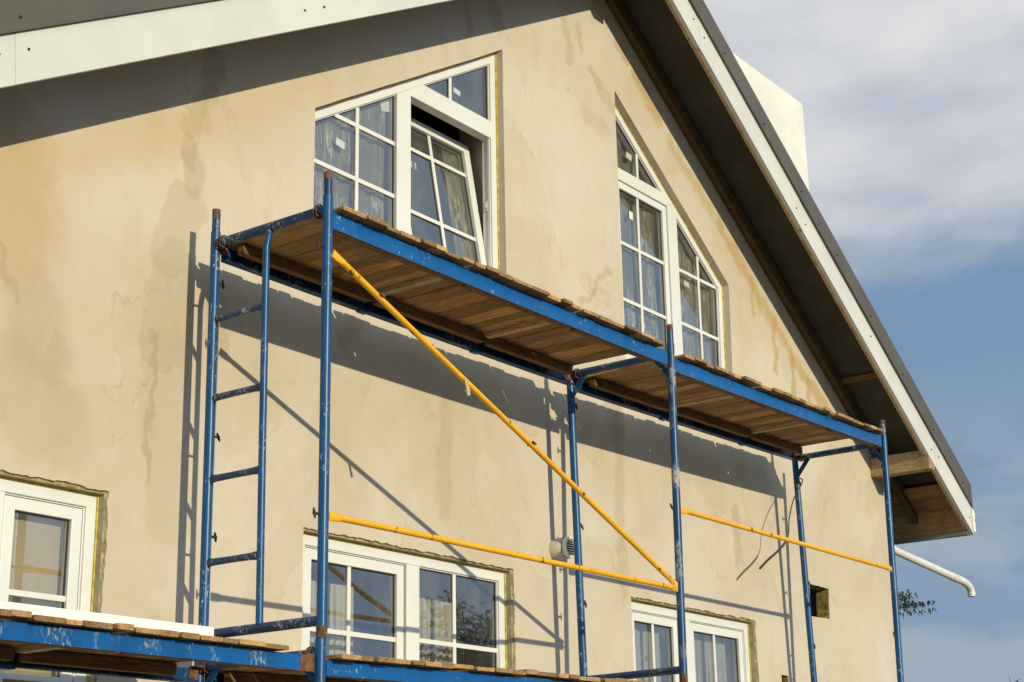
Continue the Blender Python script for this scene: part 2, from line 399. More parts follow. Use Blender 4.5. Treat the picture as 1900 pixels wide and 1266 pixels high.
# ------------------------------------------------------------------ ground
GZ = -4.3
def ground():
    m, t, b = mat('trampled_ground'); c = coords(t, False)
    n = t.noise(c, .6, 6); g = t.noise(c, 14, 5, .7)
    base = t.mix(t.step(n, .42, .6), (.12, .105, .08), (.07, .085, .04)); base = t.mix(t.math('MULTIPLY', g, .4), base, (.16, .145, .11))
    t.put(b.inputs['Base Color'], base); b.inputs['Roughness'].default_value = .95; t.put(b.inputs['Normal'], t.bump(g, .5, .05))
    mb = MB(); S = 600; N = 24
    vs = []; fs = []
    for i in range(N+1):
        for j in range(N+1): vs.append((-S+2*S*i/N, -S+2*S*j/N, GZ))
    for i in range(N):
        for j in range(N): fs.append((i*(N+1)+j, (i+1)*(N+1)+j, (i+1)*(N+1)+j+1, i*(N+1)+j+1))
    mb.add(vs, fs); o = part('ground', mb, m); o['kind'] = 'structure'
ground()

# ------------------------------------------------------------------ house
YB = -.54                                                    # plane of the bargeboards
def zl(x): return .161+.568*(x+1.494)                        # lower edge of the bargeboard, rising side
def zr(x): return -.258-.6617*(x-8.724)                      # lower edge of the bargeboard, falling side
XA = (.161+.568*1.494 - (-.258+.6617*8.724))/(-.6617-.568)   # where they meet
XL, XR, XE, XE0 = -2.4, 8.14, 8.724, -3.0
house = thing('house', (2.9, 0, GZ), 'unfinished plastered gable house with white windows, behind the scaffold', 'house')

# openings in the gable wall, counter-clockwise from bottom left, (x, z)
ZB, ZL = .38, -2.66
OP = {'UL': [(.895, ZB), (2.636, ZB), (2.634, 2.167), (.895, 1.112)],
      'UR': [(3.985, ZB), (5.49, ZB), (5.518, 1.318), (3.98, 2.384)],
      'W1': [(-1.95, ZL), (-.395, ZL), (-.395, -1.25), (-1.95, -1.25)],
      'W2': [(.881, ZL), (2.646, ZL), (2.646, -1.235), (.881, -1.235)],
      'W3': [(3.953, ZL), (5.607, ZL), (5.607, -1.258), (3.953, -1.258)]}
def pxpoly(pts): return [(at(x, y, 0).x, at(x, y, 0).z) for x, y in pts]
OP['V1'] = pxpoly([(1504.6, 1142.8), (1539.5, 1149), (1537.4, 1093), (1501.7, 1083)])
OP['V2'] = pxpoly([(1451, 1290), (1464, 1293), (1463, 1255), (1450, 1252)])
HOLE = {}
for k in OP:
    HOLE[k] = ragged(OP[k], .007, .02, .012) if k[0] == 'W' else ragged(OP[k], .004 if k[0] == 'V' else .0012, .03)
wall_out = [(XL, GZ), (XR, GZ), (XR, zr(XR)+.23), (XA, zr(XA)+.23), (XL, zl(XL)+.23)]
TH = .36
def wall_face(y, holes, flip=False):
    bm = bmesh.new(); ed = []
    def loop(poly):
        vs = [bm.verts.new((x, y, z)) for x, z in poly]
        for i in range(len(vs)): ed.append(bm.edges.new((vs[i], vs[(i+1) % len(vs)])))
    loop(wall_out)
    for h_ in holes: loop(h_)
    bmesh.ops.triangle_fill(bm, use_beauty=True, use_dissolve=False, edges=ed)
    bm.verts.index_update()
    mb = MB(); mb.add([v.co.copy() for v in bm.verts], [[v.index for v in f.verts] for f in bm.faces]); bm.free()
    return mb
mb = wall_face(0, HOLE.values())
n = len(wall_out)
mb.add([(x, y, z) for y in (0.0, TH) for x, z in wall_out], [(i, (i+1) % n, (i+1) % n+n, i+n) for i in range(n)])
for k, hp in HOLE.items():                                   # the broken edge of the plaster
    n = len(hp); y1 = .014 if k[0] == 'W' else (.02 if k[0] == 'V' else TH)
    mb.add([(x, y, z) for y in (0.0, y1) for x, z in hp], [(i, i+n, (i+1) % n+n, (i+1) % n) for i in range(n)])
gable = part('gable_wall', mb, 'plaster', house)
part('inner_wall_face', wall_face(TH, [OP[k] for k in OP if k[0] != 'V']), 'inner', house)
for k in ('W1', 'W2', 'W3', 'V1', 'V2'):
    hp = HOLE[k]
    mb = MB()
    if k[0] == 'W':
        big = ragged(OP[k], .003, .02, .024); o_ = OP[k]; n = len(big)
        # ring from broken plaster to the reveal, and the reveal itself
        inner = []
        for i in range(4):
            a = Vector(o_[i]); b = Vector(o_[(i+1) % 4]); g = inset(o_, -.024); L = (Vector(g[(i+1) % 4])-Vector(g[i])).length; kk = max(1, int(L/.02))
            inner += [tuple(a+(b-a)*(j/kk)) for j in range(kk)]
        mb.add([(x, .013+random.uniform(-.004, .004), z) for x, z in big] + [(x, .016, z) for x, z in inner],
               [(i, (i+1) % n, n+(i+1) % n, n+i) for i in range(n)])
        part('plaster_edge', mb, 'edge', house)
        mb = MB(); mb.add([(x, y, z) for y in (.0162, TH) for x, z in o_], [(i, (i+1) % 4, 4+(i+1) % 4, 4+i) for i in range(4)])
        part('reveal', mb, 'meshreveal', house)
    else:
        n = len(hp); c = Vector((sum(p[0] for p in hp)/n, 0, sum(p[1] for p in hp)/n))
        sc_ = [(c.x+(x-c.x)*.985, c.z+(z-c.z)*.985) for x, z in hp]; dp_ = .095
        mb2 = MB(); mb2.add([(x, .004, z) for x, z in sc_]+[(x+random.uniform(-.006, .006), dp_, z+random.uniform(-.004, .004)) for x, z in sc_], [(i, i+n, (i+1) % n+n, (i+1) % n) for i in range(n)])
        part('vent_opening', mb2, 'foamedge', house)
        big = [(c.x+(x-c.x)*1.12, c.z+(z-c.z)*1.12) for x, z in hp]
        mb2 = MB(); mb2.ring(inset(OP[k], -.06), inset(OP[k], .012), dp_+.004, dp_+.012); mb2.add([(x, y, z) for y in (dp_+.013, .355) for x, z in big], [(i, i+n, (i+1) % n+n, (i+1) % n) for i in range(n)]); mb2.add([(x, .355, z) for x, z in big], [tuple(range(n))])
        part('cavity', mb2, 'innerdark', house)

# side walls, back wall, floors
mb = MB(); mb.box((XL+.001, TH+.002, GZ), (XL+.3, 8, zl(XL)+.22)); part('side_wall', mb, 'plaster', house)
mb = MB(); mb.box((XR-.3, TH+.002, GZ), (XR-.001, 8, zr(XR)+.22)); part('side_wall', mb, 'plaster', house)
mb = MB(); mb.prism([(XL, GZ), (XR, GZ), (XR, zr(XR)+.2), (XA, zr(XA)+.2), (XL, zl(XL)+.2)], 8.001, 8.3); part('back_wall', mb, 'plaster', house)
mb = MB(); mb.box((XL+.31, TH+.004, -.32), (XR-.31, 7.99, -.05)); part('floor_slab', mb, 'inner', house)
mb = MB(); mb.box((XL+.31, TH+.004, GZ+.05), (XR-.31, 7.99, -3.6)); part('floor_slab', mb, 'inner', house)
mb = MB(); mb.box((XL+.32, 3.2, -3.59), (XR-.32, 3.35, -.33)); part('partition', mb, 'inner', house)
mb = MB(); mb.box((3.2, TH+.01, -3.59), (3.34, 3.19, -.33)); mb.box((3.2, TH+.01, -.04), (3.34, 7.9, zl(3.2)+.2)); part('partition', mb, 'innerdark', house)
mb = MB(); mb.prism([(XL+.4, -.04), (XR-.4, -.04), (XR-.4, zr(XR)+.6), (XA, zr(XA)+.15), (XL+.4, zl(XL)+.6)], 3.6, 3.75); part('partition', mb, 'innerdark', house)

# roof
def slab(fn, x0, x1, o0, o1, y0, y1):
    mb = MB(); return mb.prism([(x0, fn(x0)+o0), (x1, fn(x1)+o0), (x1, fn(x1)+o1), (x0, fn(x0)+o1)], y0, y1)
XM = XA
for fn, x0, x1, e in ((zl, XE0, XM, 0), (zr, XM, XE, 1)):
    part('roof_slope', slab(fn, x0, x1, .285, .40, -.50, 8.5), 'rooftile', house)
    xs0, xs1 = (x0+.35, x1) if not e else (x0, x1-.30)
    sf = slab(fn, xs0, xs1, .262, .284, -.478, 8.4)
    for k in range(5):
        xx = xs0+(xs1-xs0)*(k+.6)/5.3; sg = (fn(xx+.1)-fn(xx))/.1; sf.add([(xx, -.478, fn(xx)+.2615), (xx+.012, -.478, fn(xx+.012)+.259), (xx+.05, -.478, fn(xx+.05)+.2615), (xx+.03, -.07, fn(xx+.03)+.2615), (xx+.042, -.07, fn(xx+.042)+.259), (xx+.08, -.07, fn(xx+.08)+.2615)], [(0, 1, 4, 3), (1, 2, 5, 4)])
    part('soffit', sf, 'membrane', house)
    d = .02
    ra = slab(fn, x0+d if not e else x0+.03, x1-.03 if not e else x1-d, .125, .260, -.060, -.004)
    part('rafter', ra, 'rafterwood', house, bevel=.008)
    bk = slab(fn, x0+.002, x1, .012, .282, -.508, -.480); part('barge_backing', bk, 'beamwood', house)
    # white sheet-metal cover in overlapping lengths, with a lip below
    L = 1.75; xs = []
    cuts = [at(582, 45, YB).x, at(22, 130, YB).x] if not e else [at(1297, 75, YB).x, at(1487, 425, YB).x, at(1735, 850, YB).x]
    if not e: cuts = sorted([cuts[1]-1.6, cuts[1], cuts[0], cuts[0]+2.0])
    cuts = sorted(c for c in cuts if x0 < c < x1); edges = [x0]+cuts+[x1]
    wb = MB()
    for i in range(len(edges)-1):
        a, b = edges[i]+.0002*(i > 0), edges[i+1]-.0002; yo = -.002*(i % 2); sl_ = .022 if i < len(edges)-2 else 0
        a_ = a+.022*(i > 0); q = [(a_, fn(a_)), (b+sl_, fn(b+sl_)), (b, fn(b)+.236), (a, fn(a)+.236)]
        wb.prism(q, YB+yo, YB+yo+.006)
        lip = [(a, fn(a)), (b+sl_, fn(b+sl_)), (b+sl_, fn(b+sl_)+.004), (a, fn(a)+.004)]
        wb.prism(lip, YB+yo+.0065, YB+.030)
    bo = part('bargeboard', wb, 'trimwhite', house)
    for i in range(len(edges)-1):
        a, b = edges[i], edges[i+1]; k = max(2, int(round((b-a)/.85)))
        for j in range(k):
            x = a+.07+(b-a-.14)*j/(k-1); z = fn(x)+.10+.05*((j+i) % 2)
            sm = MB(); sm.tube([(x, YB-.010, z), (x, YB-.0035, z)], [.005, .006], 8); part('screw', sm, 'darksteel', bo)
    # dark verge flashing: face and top, with a hem
    vt = slab(fn, x0-.03 if not e else x0, x1 if not e else x1-.01, .243, .43, YB-.022, YB-.016)
    vt.v += []; q = slab(fn, x0-.03 if not e else x0, x1 if not e else x1-.01, .431, .437, YB-.022, YB+.14); vt.add(q.v, q.f)
    q = slab(fn, x0-.03 if not e else x0, x1 if not e else x1-.01, .238, .2425, YB-.022, YB-.004); vt.add(q.v, q.f)
    vo = part('verge_flashing', vt, 'trimdark', house)
    for j in range(9):
        sm = MB(); x = x0+.4+(x1-x0-.6)*j/8
        if not e and j in (1, 2): x = at(*((30, 55), (315, 12))[j-1], YB).x
        z = fn(x)+.30
        sm.tube([(x, YB-.031, z), (x, YB-.0225, z)], [.005, .007], 8); part('screw', sm, 'darksteel', vo)
# sheathing boards and metal fascia at the right-hand eave
for i in range(2):
    eb = MB(); a = XE-.30+.125*i; eb.prism([(a, zr(a)+.205), (a+.112, zr(a+.112)+.205), (a+.112, zr(a+.112)+.232), (a, zr(a)+.232)], -.479, 8.3)
    part('eave_board', eb, 'sheathing', house, bevel=.003)
fb = MB(); fb.box((XE-.042, -.479, zr(XE)+.034), (XE-.016, 8.3, zr(XE)+.25)); part('eave_board', fb, 'sheathing', house)
fb = MB(); fb.prism([(XE-.012, zr(XE)+.006), (XE-.002, zr(XE)+.0), (XE-.002, zr(XE)+.27), (XE-.012, zr(XE)+.27)], -.507, 8.3)
part('eave_fascia', fb, 'greymetal', house)
fb = MB(); fb.box((XE-.058, -.507, zr(XE)+.002), (XE-.0125, 8.3, zr(XE)+.032)); part('eave_fascia', fb, 'greymetal', house)
# purlin ends
pb = MB(); pb.box((7.872, -.536, .195), (7.985, -.002, .362)); part('purlin', pb, 'beamwood', house, bevel=.006)
p = at(1670, 781, -.3)
xb = 7.28; pb = MB(); pb.box((xb, -.479, zr(xb)+.205), (xb+.06, -.07, zr(xb)+.238)); part('purlin', pb, 'rafterwood', house)
p = at(1120, 47, 0); x1 = p.x-.229*.54; zb = p.z+.243*.54
pb = MB(); pb.box((x1-.13, -.536, zb), (x1, -.068, zb+.25)); part('purlin', pb, 'beamwood', house, bevel=.004)
# torn bits of protective foil at the eave end of the white board
tb = MB(); vs = []
for i in range(9):
    z = zr(XE)+.03+.024*i; w_ = random.uniform(.006, .034)
    vs += [(XE-.012, YB-.0075, z), (XE+w_*.5, YB-.012-random.uniform(0, .012), z+random.uniform(-.004, .004)), (XE+w_, YB-.006-random.uniform(0, .012), z+random.uniform(-.012, .012))]
tb.add(vs, [(3*i+j, 3*i+j+1, 3*i+j+4, 3*i+j+3) for i in range(8) for j in range(2)])
part('torn_foil', tb, 'paper', house)
# chimney
c0, c1, c2 = at(1340, 78, .3), at(1490, 195, .3), at(1503, 372, .3)
ch = MB(); ch.box((c0.x, .3, zr(c1.x)+.1), (c1.x, 1.15, c1.z)); ch.box((c0.x+.008, .308, c1.z+.0005), (c1.x-.008, 1.142, c1.z+.02)); part('chimney', ch, 'chimney', house, bevel=.012)
# gutter and downpipe
gp = MB(); n = 10
prof = [(XE+.012+.065*(1-math.cos(math.pi*i/n)), zr(XE)+.20-.062*math.sin(math.pi*i/n)) for i in range(n+1)]
for i in range(n): 
    (a, b), (c, d) = prof[i], prof[i+1]; gp.add([(a, .0, b), (c, .0, d), (c, 8.2, d), (a, 8.2, b)], [(0, 1, 2, 3)], True)
YP = -.02
p0 = at(1657, 1020, YP); p1 = at(1776, 1074, YP); p2 = at(1802, 1092, YP); p3 = at(1803, 1107, YP)
dp = MB(); q1 = p1+(p0-p1).normalized()*.0
bend = [p1.lerp(Vector((p3.x-.005, YP, p1.z-.02)), k) for k in (0,)]
corner = at(1801, 1083, YP); mid = []
for k in range(7):
    s_ = k/6; e_ = corner+(p3-corner)*.75; mid.append((1-s_)**2*p1+2*s_*(1-s_)*corner+s_*s_*e_)
mid.append(p3)
dp.tube([p0+Vector((-.02, .05, .22)), p0+Vector((-.02, .05, .07)), p0+(p1-p0).normalized()*.03]+mid, .035, 18)
for a, b in ((p1+(p0-p1).normalized()*.13, p1+(p0-p1).normalized()*.10), (p1+(p0-p1).normalized()*.03, p1)): dp.tube([a, b], .039, 18)
dp.tube([p3+Vector((0, 0, .035)), p3+Vector((0, 0, .02))], .039, 18)
part('downpipe', dp, 'pipe', house)

# round extract-fan cap
vp = at(1030, 1020, 0); vb = MB(); VR = .067
vb.tube([(vp.x, .0, vp.z), (vp.x, -.085, vp.z), (vp.x, -.087, vp.z)], [VR, VR, VR*.97], 28)
ao = part('air_vent', vb, 'ventplastic', house)
gr = MB()
circ = [(vp.x+VR*.98*math.cos(2*math.pi*i/28), vp.z+VR*.98*math.sin(2*math.pi*i/28)) for i in range(28)]
circ2 = [(vp.x+VR*.80*math.cos(2*math.pi*i/28), vp.z+VR*.80*math.sin(2*math.pi*i/28)) for i in range(28)]
gr.ring(circ, circ2, -.125, -.098)
for i in range(4):
    a = math.pi/4+i*math.pi/2; gr.box((vp.x+VR*.85*math.cos(a)-.006, -.0985, vp.z+VR*.85*math.sin(a)-.006), (vp.x+VR*.85*math.cos(a)+.006, -.0865, vp.z+VR*.85*math.sin(a)+.006))
for i in range(7):
    z = vp.z+(i-3)*.0145; hw = math.sqrt(max(0, (VR*.80)**2-(z-vp.z)**2))
    gr.add([(vp.x-hw, -.122, z-.004), (vp.x+hw, -.122, z-.004), (vp.x+hw, -.104, z+.004), (vp.x-hw, -.104, z+.004)], [(0, 1, 2, 3)])
    gr.add([(vp.x-hw, -.122, z-.006), (vp.x+hw, -.122, z-.006), (vp.x+hw, -.104, z+.002), (vp.x-hw, -.104, z+.002)], [(0, 3, 2, 1)])
part('grille', gr, 'white', ao)
mb = MB(); mb.add([(vp.x+VR*.79*math.cos(2*math.pi*i/28), -.1005, vp.z+VR*.79*math.sin(2*math.pi*i/28)) for i in range(28)], [tuple(range(28))]); mb.tube([(vp.x, -.0995, vp.z), (vp.x, -.0875, vp.z)], VR*.72, 24); part('shade_backing', mb, 'gasket', ao)  # black disc and core paint the shade behind slats and in the gap

# ------------------------------------------------------------------ windows
YF, YD = .056, .075                                         # front of the frame behind the wall face, frame depth
def ringpart(name, outer, w, y0, y1, m, parent, label=None, bevel=.003):
    inn = inset(outer, w); mb = MB(); mb.ring(outer, inn, y0, y1); o = part(name, mb, m, parent, label, bevel); return o, inn
def pane(win, poly, yg, mxs, mzs, film=True, rot=None, mw=.026):
    """gasket, glass and glazing bars of one light"""
    objs = []
    inn = inset(poly, .007); mb = MB(); mb.ring(poly, inn, yg-.004, yg+.004); objs.append(part('gasket', mb, 'gasket', win))
    mb = MB(); mb.add([(x, yg, z) for x, z in poly], [tuple(range(len(poly)))]); objs.append(part('glass', mb, 'glass', win))
    if mxs or mzs:
        mb = MB()
        for x in mxs:
            s_ = span(poly, 0, x)
            if s_: mb.box((x-mw/2, yg-.012, s_[0]), (x+mw/2, yg-.003, s_[1]))
        for z in mzs:
            s_ = span(poly, 1, z)
            if s_ and not mxs:
                m2 = MB(); m2.box((s_[0], yg-.0115, z-mw/2), (s_[1], yg-.0035, z+mw/2)); objs.append(part('glazing_bar', m2, 'white', win, bevel=.002))
            elif s_:
                cutx = sorted(x for x in mxs if s_[0] < x < s_[1]); a = s_[0]
                for x in cutx+[None]:
                    b = s_[1] if x is None else x-mw/2
                    if b-a > .01: mb.box((a, yg-.0115, z-mw/2), (b, yg-.0035, z+mw/2))
                    if x is not None: a = x+mw/2
        if mb.v: objs.append(part('glazing_bar', mb, 'white', win, bevel=.002))
    if film:
        mb = MB(); p_ = inset(poly, .02); x0, x1 = min(q[0] for q in p_), max(q[0] for q in p_)
        N = 14; vs = []
        for i in range(N+1):
            x = x0+(x1-x0)*(.001+.998*i/N); s_ = span(p_, 0, x)
            vs += [(x, yg+.045+.012*math.sin(i*1.9+x0), s_[0]), (x, yg+.045+.012*math.sin(i*2.3+1), (s_[0]+s_[1])/2), (x, yg+.05+.010*math.sin(i*1.3), s_[1])]
        mb.add(vs, [(3*i+j, 3*i+3+j, 3*i+4+j, 3*i+1+j) for i in range(N) for j in range(2)], True)
        objs.append(part('film', mb, 'film', win))
    return objs
def sticker(win, px, py, yg, w=.075, h=.045, tilt=-.12):
    p = at(px, py, yg-.002); c, s_ = math.cos(tilt), math.sin(tilt); mb = MB()
    mb.add([(p.x+a*c-b*s_, yg+.003, p.z+a*s_+b*c) for a, b in ((-w/2, -h/2), (w/2, -h/2), (w/2, h/2), (-w/2, h/2))], [(0, 1, 2, 3)])
    return part('sticker', mb, 'paper', win)
def window(key, label, w=.053):
    o_ = OP[key]; fo = inset(o_, .008)
    win, inn = ringpart('window', fo, w, YF, YF+YD, 'white', house, label)
    mb = MB(); mb.ring(inset(o_, .0005), inset(o_, .0075), YF-.006, YF+.05); part('foam_strip', mb, 'foam', win)
    # outer drip edge / inner step of the profile
    ringpart('glazing_bead', inn, .007, YF+.012, YF+.03, 'white', win, None, .002)
    # plain board sill inside
    return win, inn
def rect(x0, x1, z0, z1): return [(x0, z0), (x1, z0), (x1, z1), (x0, z1)]
def clip(poly, axis, val, keep_less):
    out = []
    for i in range(len(poly)):
        a, b = poly[i], poly[(i+1) % len(poly)]
        ia, ib = (a[axis] <= val) == keep_less, (b[axis] <= val) == keep_less
        if ia: out.append(a)
        if ia != ib:
            k = (val-a[axis])/(b[axis]-a[axis]); out.append((a[0]+k*(b[0]-a[0]), a[1]+k*(b[1]-a[1])))
    return out
YG = YF+.026
def X(px, py, y=YF): return at(px, py, y).x
def Z(px, py, y=YF): return at(px, py, y).z

# upper window with the tilted sash
win, inn = window('UL', 'sloping-top attic window with one sash tilted inwards')
mxl, mxr = X(737, 300), X(763, 300)
tz0, tz1 = Z(790, 190), Z(790, 163)
tz0, tz1 = Z(763, 178), Z(773, 150)
mb = MB(); s0 = span(inn, 0, (mxl+mxr)/2); sA, sB = span(inn, 0, mxl), span(inn, 0, mxr)
mb.prism([(mxl, sA[0]), (mxr, sB[0]), (mxr, sB[1]), (mxl, sA[1])], YF+.0015, YF+YD-.002)
part('mullion', mb, 'white', win, bevel=.003)
rgt = clip(inn, 0, mxr, False); lft = clip(inn, 0, mxl, True)
s_ = span(rgt, 1, (tz0+tz1)/2); xr = max(q[0] for q in rgt)
mb = MB(); mb.box((mxr, YF+.0012, tz0), (xr, YF+YD-.003, tz1)); part('transom', mb, 'white', win, bevel=.003)
pane(win, inset(lft, .006), YG, [X(660, 300, YG)], [Z(660, 334, YG), Z(613, 211, YG)])
up = clip(rgt, 1, tz1, False)
pane(win, inset(up, .006), YG, [X(833, 160, YG)], [], film=False)
sticker(win, 633, 266, YG); sticker(win, 849, 170, YG, .07, .035, -.1); sticker(win, 716, 192, YG+.03, .10, .10, .3)
# tilted sash: built upright, then swung about its lower edge
sh = rect(mxr+.004, xr-.004, inn[0][1]+.004, tz0-.004)
so_, si = ringpart('sash', sh, .058, YF+.006, YF+.066, 'white', win)
objs = [so_]
hinge = Vector((0, YF+.06, sh[0][1]))
pl = pane(so_, si, YF+.034, [(si[0][0]+si[1][0])/2], [sh[0][1]+.40, sh[0][1]+.86], film=False)
fm = MB(); xa, xb_ = si[1][0]-.19, si[1][0]-.02
N = 8; vs = []
for i in range(N+1):
    x = xa+(xb_-xa)*i/N
    for zz in (si[0][1]+.05, (si[0][1]+si[2][1])/2, si[2][1]-.03): vs.append((x, YF+.05+.008*math.sin(i*2.1+zz*3), zz))
fm.add(vs, [(3*i+j, 3*i+3+j, 3*i+4+j, 3*i+1+j) for i in range(N) for j in range(2)], True)
pl.append(part('film', fm, 'film', so_)); pl.append(sticker(so_, 801, 285, YF+.2, .06, .05, -.1))
ang = R(9.3)
T = Matrix.Translation(hinge-world_loc(house)) @ Matrix.Rotation(-ang, 4, 'X') @ Matrix.Translation(-(hinge-world_loc(house)))
for o in [so_]+pl: o.data.transform(T)
# handle and striker on the open frame
mb = MB(); zz = Z(903, 385, YF+.05); mb.box((xr-.012, YF+.03, zz-.035), (xr-.001, YF+.055, zz+.035)); mb.box((xr-.022, YF+.036, zz-.012), (xr-.012, YF+.05, zz+.02)); part('striker', mb, 'ventplastic', win)

# upper window beside it (mirrored slope)
win, inn = window('UR', 'sloping-top attic window with all panes closed under the eaves')
mxl, mxr = X(1243, 470), X(1259, 470)
tz0, tz1 = Z(1146, 331), Z(1143, 308)
sA, sB = span(inn, 0, mxl), span(inn, 0, mxr)
mb = MB(); mb.prism([(mxl, sA[0]), (mxr, sB[0]), (mxr, sB[1]), (mxl, sA[1])], YF+.0015, YF+YD-.002); part('mullion', mb, 'white', win, bevel=.003)
lft = clip(inn, 0, mxl, True); rgt = clip(inn, 0, mxr, False); xl_ = min(q[0] for q in lft)
st = span(inn, 1, tz1); 
mb = MB(); mb.box((xl_, YF+.0012, tz0), (mxl, YF+YD-.003, tz1)); part('transom', mb, 'white', win, bevel=.003)
up = clip(lft, 1, tz1, False)
pane(win, inset(up, .006), YG, [X(1180, 310, YG)], [], film=True)
so_, si = ringpart('sash', rect(xl_+.010, mxl-.004, inn[0][1]+.010, tz0-.004), .052, YF+.014, YF+.066, 'white', win)
pane(so_, si, YF+.036, [X(1183, 430, YF+.036)], [Z(1190, 571, YF+.036), Z(1190, 470, YF+.036)])
pane(win, inset(rgt, .006), YG, [X(1296, 560, YG)], [Z(1296, 615, YG), Z(1296, 520, YG)])
sticker(win, 1168, 290, YG, .075, .05, -.1); sticker(win, 1275, 527, YG, .07, .045, -.06); sticker(so_, 1172, 400, YG, .05, .06, 0)

# ground-floor windows
def lower(key, label, mull, sashes, bars, zbar, film=False):
    """mull: (x0, x1); sashes: for left and right light True if it opens"""
    win, inn = window(key, label)
    mb = MB(); mb.box((mull[0], YF+.0015, inn[0][1]), (mull[1], YF+YD-.002, inn[2][1])); part('mullion', mb, 'white', win, bevel=.003)
    for side, (a, b) in enumerate(((inn[0][0], mull[0]), (mull[1], inn[1][0]))):
        box = rect(a, b, inn[0][1], inn[2][1])
        if sashes[side]:
            so_, si = ringpart('sash', inset(box, .010), .055, YF+.014, YF+.066, 'white', win)
            pane(so_, si, YF+.036, [bars[side]] if bars[side] else [], zbar[side], film)
        else:
            pane(win, inset(box, .006), YG, [bars[side]] if bars[side] else [], zbar[side], film)
    return win
xm = X(4, 1000)
lower('W1', 'window with a lowered beige blind, half hidden by the lower deck', (xm-.06, xm), (True, True), (None, None), ([Z(60, 1102), Z(50, 1256)], [Z(60, 1102), Z(50, 1256)]))
lower('W2', 'two-light window with cream curtains, between the scaffold posts', (X(755, 1150), X(779, 1150)), (True, False), (X(648, 1100, .08), X(841, 1130, .08)), ([Z(660, 1176)], [Z(850, 1197)]))
lower('W3', 'two-light window below the round vent side, behind the middle posts', (X(1263, 1200), X(1283, 1200)), (True, True), (X(1213, 1200, .08), X(1326, 1200, .08)), ([-2.05], [-2.05]))

def drape(name, x0, x1, z0, z1, y, amp, waves, m, label, cat):
    mb = MB(); N = waves*6; vs = []
    for i in range(N+1):
        x = x0+(x1-x0)*i/N; yy = y+amp*math.sin(i*2*math.pi/6+.3*math.sin(i*.7)); spread = 1+.06*math.sin(i*.5)
        vs += [(x, yy*1.0, z1), (x+.015*math.sin(i), y+(yy-y)*1.4, (z0+z1)/2), (x+.02*math.sin(i*.8), y+(yy-y)*1.6, z0)]
    mb.add(vs, [(3*i+j, 3*i+1+j, 3*i+4+j, 3*i+3+j) for i in range(N) for j in range(2)], True)
    return solo(name, mb, m, ((x0+x1)/2, y, z0), label, cat)
CY = .27
def cx(px, py): return at(px, py, CY).x
def cz(px, py): return at(px, py, CY).z
drape('curtain', cx(556, 1150), cx(655, 1150), -2.62, cz(610, 1082), CY, .008, 9, 'curtain', 'pale sheer curtain behind the window, nearest the scaffold ladder', 'curtain')
drape('curtain', cx(700, 1150), cx(742, 1150), -2.62, cz(715, 1106), CY, .010, 4, 'curtain', 'narrow cream curtain gathered beside the window mullion', 'curtain')
drape('curtain', cx(776, 1180), cx(842, 1180), -2.62, cz(805, 1114), CY, .013, 6, 'curtain', 'cream folded curtain in the right-hand light of the middle lower window', 'curtain')
CY = .19
drape('curtain', 4.02, cx(1263, 1200), -2.62, -1.30, CY, .007, 12, 'sheer', 'grey sheer curtain left of the mullion in the lower window of the far bay', 'curtain')
drape('curtain', cx(1282, 1200), 5.58, -2.62, -1.30, CY, .007, 12, 'sheer', 'grey sheer curtain right of the mullion in the lower window of the far bay', 'curtain')
mb = MB(); mb.box((-1.9, .15, -2.35), (-.46, .158, -1.32)); mb.box((-1.9, .148, -1.60), (-.46, .1495, -1.52))
solo('blind', mb, 'blind', (-1.2, .155, -2.0), 'beige roller blind drawn behind the window at the left end', 'blind')

